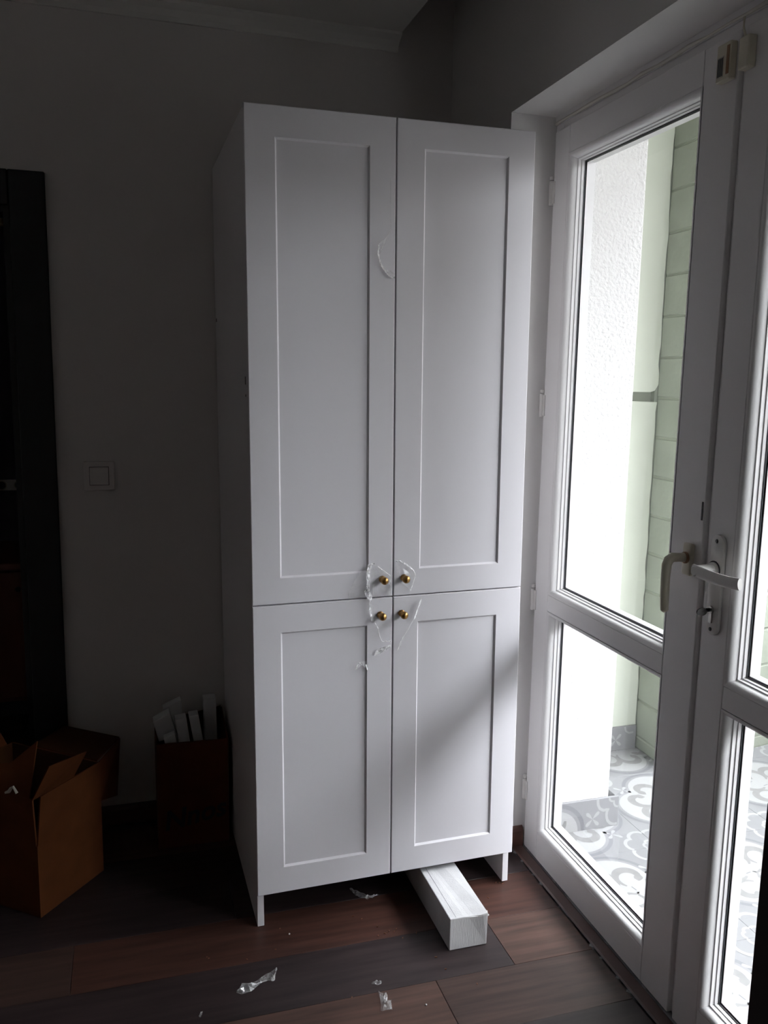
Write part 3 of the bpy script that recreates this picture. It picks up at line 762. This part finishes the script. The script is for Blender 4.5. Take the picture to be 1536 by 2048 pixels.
# ---- cardboard box in front (open, torn corner)
cA = Vector((-0.563, 0.214, 0)); dA = Vector((.634, .773, 0)); eA = Vector((-.773, .634, 0)); BW, BL, BH, TH = .252, .340, .346, .005
bx = thing('cardboard_box', 'open brown cardboard box with torn corner and raised flaps by the doorway', 'box', (cA + dA * .12 + eA * .17))
def PB(a, e, z): return cA + dA * a + eA * e + Vector((0, 0, z))
def slab(pts, nrm, th, name, mats, parent, off):
    """flat cardboard piece with real thickness; face 0 side outside, back side inside colour"""
    n = len(pts); nv = Vector(nrm).normalized() * th
    vs = [Vector(p) for p in pts] + [Vector(p) + nv for p in pts]
    b = MB(); b.add(vs, [tuple(range(n))], 0); b.add([], [], 0)
    nb = 0
    b.f.append(tuple(reversed(range(n, 2 * n)))); b.m.append(1)
    for i in range(n): b.f.append((i, (i + 1) % n, n + (i + 1) % n, n + i)); b.m.append(0)
    return b.build(name, mats, parent, off=off)
CMs = [M['card'], M['cardin']]; off = wloc(bx)
slab([PB(0, 0, .001), PB(BW, 0, .001), PB(BW, 0, BH), PB(.020, 0, BH), PB(.003, 0, .216), PB(0, 0, .21)], eA, TH, 'right_wall', CMs, bx, off)
slab([PB(0, TH, .001), PB(0, BL, .001), PB(0, BL, BH), PB(0, TH + .006, BH), PB(0, TH, .216)], dA, TH, 'front_wall', CMs, bx, off)
slab([PB(BW, TH, .001), PB(BW, BL, .001), PB(BW, BL, BH), PB(BW, TH, BH)], -dA, TH, 'back_wall', CMs, bx, off)
slab([PB(TH, BL, .001), PB(BW - TH, BL, .001), PB(BW - TH, BL, BH), PB(TH, BL, BH)], -eA, TH, 'left_wall', CMs, bx, off)
slab([PB(TH, TH, .001), PB(BW - TH, TH, .001), PB(BW - TH, BL - TH, .001), PB(TH, BL - TH, .001)], (0, 0, 1), .004, 'box_bottom', CMs, bx, off)
slab([PB(-.004, .006, BH - .002), PB(.150, .004, BH), PB(.140, -.055, BH + .090), PB(.010, -.045, BH + .100)], eA, .004, 'flap', CMs, bx, off)
slab([PB(0, .02, BH), PB(0, BL, BH), PB(.015, BL, BH + .02), PB(.045, .13, BH + .06), PB(.075, .06, BH + .125)], dA, .004, 'flap', CMs, bx, off)
slab([PB(BW + .002, .004, .222), PB(BW + .083, .010, .200), PB(BW + .088, -.003, .386), PB(BW + .002, .002, BH)], eA, .004, 'flap', CMs, bx, off)
slab([PB(BW, .01, BH), PB(BW, BL - .08, BH), PB(BW + .088, BL - .13, BH + .038), PB(BW + .088, .0, BH + .040)], (0, 0, 1), .004, 'flap', CMs, bx, off)
slab([PB(.02, BL, BH), PB(BW - .02, BL, BH), PB(BW - .03, BL + .06, BH + .10), PB(.03, BL + .06, BH + .10)], eA, .004, 'flap', CMs, bx, off)
b = MB(); rg_ = random.Random(9)
tp = [PB(-.008, .055, BH + .012), PB(-.010, .065, BH + .030), PB(-.008, .075, BH + .022), PB(-.006, .085, BH + .010), PB(-.010, .095, BH + .006)]
b.tube(tp, [.004, .003, .0045, .005, .003], 6); b.build('tape_scrap', M['paper'], bx, off=off)

# ---- cardboard box against the wall, printed, full of polystyrene offcuts
b2 = thing('cardboard_box', 'printed brown cardboard box of polystyrene offcuts between wall and cabinet', 'box', (-.13, .575, 0))
X0, X1, Y0, Y1, H2 = -0.240, -0.020, 0.480, 0.664, 0.350
off = wloc(b2)
slab([(X0, Y0, .001), (X1, Y0, .001), (X1, Y0, H2 - .004), (X0, Y0, H2)], (0, 1, 0), TH, 'front_wall', CMs, b2, off)
slab([(X0, Y0 + TH, .001), (X0, Y1, .001), (X0, Y1, H2), (X0, Y0 + TH, H2)], (1, 0, 0), TH, 'left_wall', CMs, b2, off)
slab([(X1, Y0 + TH, .001), (X1, Y1, .001), (X1, Y1, H2 + .03), (X1, Y0 + TH, H2 - .004)], (-1, 0, 0), TH, 'right_wall', CMs, b2, off)
slab([(X0 + TH, Y1, .001), (X1 - TH, Y1, .001), (X1 - TH, Y1, H2 + .035), (X0 + TH, Y1, H2)], (0, -1, 0), TH, 'back_wall', CMs, b2, off)
slab([(X0 + TH, Y0 + TH, .001), (X1 - TH, Y0 + TH, .001), (X1 - TH, Y1 - TH, .001), (X0 + TH, Y1 - TH, .001)], (0, 0, 1), .004, 'box_bottom', CMs, b2, off)
cu = bpy.data.curves.new('print', 'FONT'); cu.body = 'Nnos'; cu.size = 0.088; cu.shear = 0.28; cu.resolution_u = 3; cu.extrude = 0.0002; cu.space_character = 1.02; cu.offset = 0.0022
tmp = bpy.data.objects.new('tmp', cu); COL.objects.link(tmp)
dg = bpy.context.evaluated_depsgraph_get(); me = bpy.data.meshes.new_from_object(tmp.evaluated_get(dg)); bpy.data.objects.remove(tmp)
me.materials.clear(); me.materials.append(M['ink'])
tx = bpy.data.objects.new('printed_lettering', me); COL.objects.link(tx); tx.parent = b2
tx.rotation_euler = (PI / 2, -math.radians(9), 0); tx.location = Vector((X0 + .018, Y0 - .0005, .062)) - off; tx.scale = (0.98, 1, 1)
tag(tx, 'large black slanted print')

def offcut(label, top, size, tilt, lean=0.0, twist=0.0, wedge=0.0):
    """polystyrene offcut standing in the box; top = centre of the top end"""
    w, d, h = size
    T = Matrix.Translation(Vector(top)) @ Matrix.Rotation(math.radians(tilt), 4, 'Y') @ Matrix.Rotation(math.radians(lean), 4, 'X') @ Matrix.Rotation(math.radians(twist), 4, 'Z')
    b = MB(); vs = [(-w / 2, -d / 2, -h), (w / 2, -d / 2, -h), (w / 2, d / 2, -h), (-w / 2, d / 2, -h), (-w / 2, -d / 2, -wedge), (w / 2, -d / 2, 0), (w / 2, d / 2, 0), (-w / 2, d / 2, -wedge)]
    b.add([T @ Vector(p) for p in vs], [(0, 3, 2, 1), (4, 5, 6, 7), (0, 1, 5, 4), (1, 2, 6, 5), (2, 3, 7, 6), (3, 0, 4, 7)])
    o = b.build('polystyrene_offcut', M['styro'], None, bevel=.002, loc=top)
    return tag(o, label, 'polystyrene', 'polystyrene offcuts in the printed box')
offcut('widest polystyrene offcut leaning towards the left rim of the printed box', (-.222, .560, .420), (.056, .040, .085), -13, 4, 0, .014)
offcut('polystyrene offcut with a slanted top, behind the widest one', (-.186, .622, .437), (.060, .040, .20), -6, 0, 0, .018)
offcut('square polystyrene offcut between the slanted one and the narrow tilted one', (-.163, .545, .408), (.036, .045, .26), -7, 0, 0, 0)
offcut('narrow polystyrene offcut tilted beside the gap in the printed box', (-.122, .555, .410), (.030, .045, .26), -9, 0, 0, -.002)
offcut('upright polystyrene stick standing alone at the right of the printed box', (-.066, .612, .441), (.040, .042, .30), -1, 0, 0, 0)
offcut('short polystyrene offcut at the front left corner of the printed box', (-.200, .507, .372), (.036, .030, .16), -9, 0, 0, .006)

# ---- scraps of film on the floor
def scrap(label, pts, lift, seed, mt=None):
    rg_ = random.Random(seed); cx = sum(p[0] for p in pts) / len(pts); cyy = sum(p[1] for p in pts) / len(pts)
    n = len(pts); vs = []; fs = []
    half = n // 2
    # strip between the two sides of the outline
    a = pts[:half + 1]; c = [pts[0]] + list(reversed(pts[half + 1:])) + [pts[half]]
    m = 14
    def samp(pl, t):
        k = t * (len(pl) - 1); i = min(int(k), len(pl) - 2); q = k - i
        return (pl[i][0] * (1 - q) + pl[i + 1][0] * q, pl[i][1] * (1 - q) + pl[i + 1][1] * q)
    for i in range(m + 1):
        p0, p1 = samp(a, i / m), samp(c, i / m)
        for j in range(5):
            s_ = j / 4; x = p0[0] * (1 - s_) + p1[0] * s_; y = p0[1] * (1 - s_) + p1[1] * s_
            vs.append((x, y, .0008 + lift * rg_.random() * math.sin(PI * (0.15 + .7 * s_))))
    for i in range(m):
        for j in range(4): fs.append((5 * i + j, 5 * i + j + 1, 5 * i + 6 + j, 5 * i + 5 + j))
    b = MB(); b.add(vs, fs)
    o = b.build('film_scrap', mt or M['filmf'], None, loc=(cx, cyy, 0), smooth=False)
    return tag(o, label, 'plastic scrap')
scrap('twisted bow-shaped scrap of clear film on the floor, front left of the cabinet', [(-0.085, -0.219), (-0.073, -0.201), (-0.069, -0.191), (-0.044, -0.196), (-0.03, -0.189), (-0.018, -0.184), (-0.002, -0.172), (0.01, -0.167), (0.023, -0.154), (0.023, -0.165), (0.016, -0.177), (0.011, -0.201), (0.005, -0.206), (-0.006, -0.199), (-0.017, -0.197), (-0.036, -0.212), (-0.05, -0.221), (-0.07, -0.229)], .012, 1)
scrap('crumpled upright scrap of clear film on the light brown plank', [(0.244, -0.313), (0.265, -0.321), (0.258, -0.342), (0.269, -0.344), (0.259, -0.356), (0.254, -0.367), (0.262, -0.376), (0.232, -0.374), (0.241, -0.346)], .012, 2)
scrap('tiny scrap of clear film on the dark plank behind the upright scrap', [(0.238, -0.277), (0.252, -0.269), (0.263, -0.279), (0.257, -0.286), (0.245, -0.282)], .008, 3)
scrap('wisp of clear film in the shadow under the cabinet', [(0.285, 0.12), (0.312, 0.096), (0.326, 0.075), (0.358, 0.069), (0.334, 0.057), (0.315, 0.059), (0.294, 0.079)], .010, 4)
scrap('small scrap of clear film near the bottom left corner of the picture', [(-0.180, -0.275), (-0.174, -0.260), (-0.170, -0.262), (-0.176, -0.277)], .008, 5)
# ---- crumbs
b = MB(); rg_ = random.Random(4)
cr = [(0.058, -0.004), (0.032, -0.086), (-0.045, -0.104), (-0.142, -0.068), (0.326, -0.1), (0.361, -0.09), (0.314, -0.067), (0.366, -0.131), (0.425, -0.226), (0.433, -0.275), (0.489, -0.346), (0.712, 0.037), (0.729, 0.027), (0.306, -0.104), (0.407, -0.122), (0.179, -0.308), (0.333, -0.097), (0.659, -0.027), (0.282, -0.023), (0.262, -0.005), (.722, .033), (.34, -.093), (.352, -.099), (.409, -.118), (-.138, -.074)]
for x, y in cr:
    a = rg_.uniform(0, PI); l = rg_.uniform(.003, .007); w = rg_.uniform(.0012, .0022)
    T = Matrix.Translation((x, y, .0018)) @ Matrix.Rotation(a, 4, 'Z') @ Matrix.Rotation(rg_.uniform(-.3, .3), 4, 'Y')
    b.box((-l / 2, -w / 2, -.001), (l / 2, w / 2, .001), 0, T)
o = b.build('wood_crumbs', M['chip'], None, loc=(.25, -.1, 0)); tag(o, 'brown wood crumbs scattered on the floor in front of the cabinet', 'crumbs', kind='stuff')
for (x, y), lb in (((0.078, -0.035), 'white polystyrene bead on the reddish plank by the left cabinet foot'), ((0.343, -0.380), 'white polystyrene bead on the light brown plank, right of the upright scrap')):
    b = MB(); b.lathe([(-.0022, .0008), (-.0012, .0021), (.0002, .0024), (.0014, .0019), (.0022, .0007)], (x, y, .0024), (0, 0, 1), 8)
    o = b.build('polystyrene_bead', M['styro'], None, smooth=True, loc=(x, y, 0)); tag(o, lb, 'bead')

# ================================================================== WALL FITTINGS, NEXT ROOM, RIGHT EDGE
sw = thing('light_switch', 'square single light switch on the back wall beside the black doorway', 'light switch', (-.384, YB, 1.162))
b = MB(); b.box((-.430, YB - .009, 1.117), (-.339, YB - .0003, 1.208)); b.build('switch_frame', M['switch'], sw, bevel=.003, bseg=2)
b = MB(); b.prism([(-.4120, 1.135), (-.357, 1.135), (-.357, 1.190), (-.4120, 1.190)], lambda a, c, d: (a, d - .002 * (c > 1.15), c), YB - .0125, YB - .009); b.build('rocker', M['switch'], sw, bevel=.001)
b = MB(); b.box((-.4135, YB - .0094, 1.1335), (-.3555, YB - .0088, 1.1915)); b.build('rocker_gap', M['gasket'], sw)

so_ = thing('wall_socket', 'strip of white wall sockets in the dark room beyond the doorway', 'socket', (-.80, NR, .954))
b = MB(); b.box((-1.10, NR - .010, .929), (-.757, NR - .0003, .980)); b.build('socket_plate', M['socket'], so_, bevel=.002)
for cx in (-.785, -.86, -.935):
    b = MB(); b.lathe([(0, .0175), (.0006, .0175)], (cx, NR - .0102, .954), (0, -1, 0), 20); b.build('socket_well', M['gasket'], so_)
    b = MB(); b.lathe([(0, .022), (.0003, .022)], (cx, NR - .0101, .954), (0, -1, 0), 20); b.build('socket_insert', M['paper'], so_)
jx = thing('junction_box', 'small beige box high on the wall beyond the doorway', 'box', (-.78, NR, 2.15))
b = MB(); b.box((-.84, NR - .035, 2.118), (-.739, NR - .0003, 2.186)); b.build('box_body', M['beige'], jx, bevel=.004)
b = MB(); b.box((-.836, NR - .039, 2.122), (-.743, NR - .035, 2.182)); b.build('box_lid', M['beige'], jx, bevel=.002)
kc = thing('base_cabinet', 'low reddish brown wooden cupboard in the dark room beyond the doorway', 'cabinet', (-1.2, NR - .3, 0))
b = MB(); b.box((-1.80, NR - .50, .08), (-.70, NR - .004, .66)); b.build('cupboard_body', M['brown'], kc)
b = MB(); b.box((-1.82, NR - .53, .66), (-.69, NR - .004, .69)); b.build('worktop', M['brown'], kc, bevel=.003)
b = MB(); b.box((-1.78, NR - .46, 0), (-.72, NR - .02, .08)); b.build('plinth', M['black'], kc)
for x0 in (-1.79, -1.425, -1.06):
    b = MB(); b.box((x0, NR - .52, .10), (x0 + .355, NR - .50, .65)); dd = b.build('cupboard_door', M['brown'], kc, bevel=.003)
    b = MB(); b.lathe([(0, .006), (.012, .005), (.014, .011), (.022, .011), (.024, .006)], (x0 + .31, NR - .52, .58), (0, -1, 0), 12); b.build('cupboard_knob', M['darkmetal'], dd, off=wloc(kc))

bc = thing('black_cabinet', 'low black cabinet at the right edge, in front of the right door leaf', 'cabinet', (.60, -1.5, 0))
ex, ey = 0.52, -1.217; HB = 0.93
b = MB(); b.box((ex, -1.78, .04), (.742, ey, HB)); b.build('cabinet_body', M['blackcab'], bc, bevel=.002)
b = MB(); b.box((ex - .004, -1.782, HB), (.742, ey, HB + .02)); b.build('cabinet_top', M['blackcab'], bc, bevel=.002)
b = MB(); b.box((ex + .03, -1.76, 0), (.73, ey - .02, .04)); b.build('plinth', M['blackcab'], bc)
for ya, yb in ((-1.775, -1.50), (-1.497, ey - .004)):
    b = MB(); b.box((ex - .018, ya, .05), (ex, yb, HB - .005)); dd = b.build('cabinet_door', M['blackcab'], bc, bevel=.002)
    b = MB(); b.tube([(ex - .018, (ya + yb) / 2, .70), (ex - .040, (ya + yb) / 2, .70), (ex - .040, (ya + yb) / 2, .60), (ex - .018, (ya + yb) / 2, .60)], .004, 8); b.build('bar_handle', M['darkmetal'], dd, off=wloc(bc))
for o in list(bpy.data.objects):
    if 'local_frame' in o: del o['local_frame']
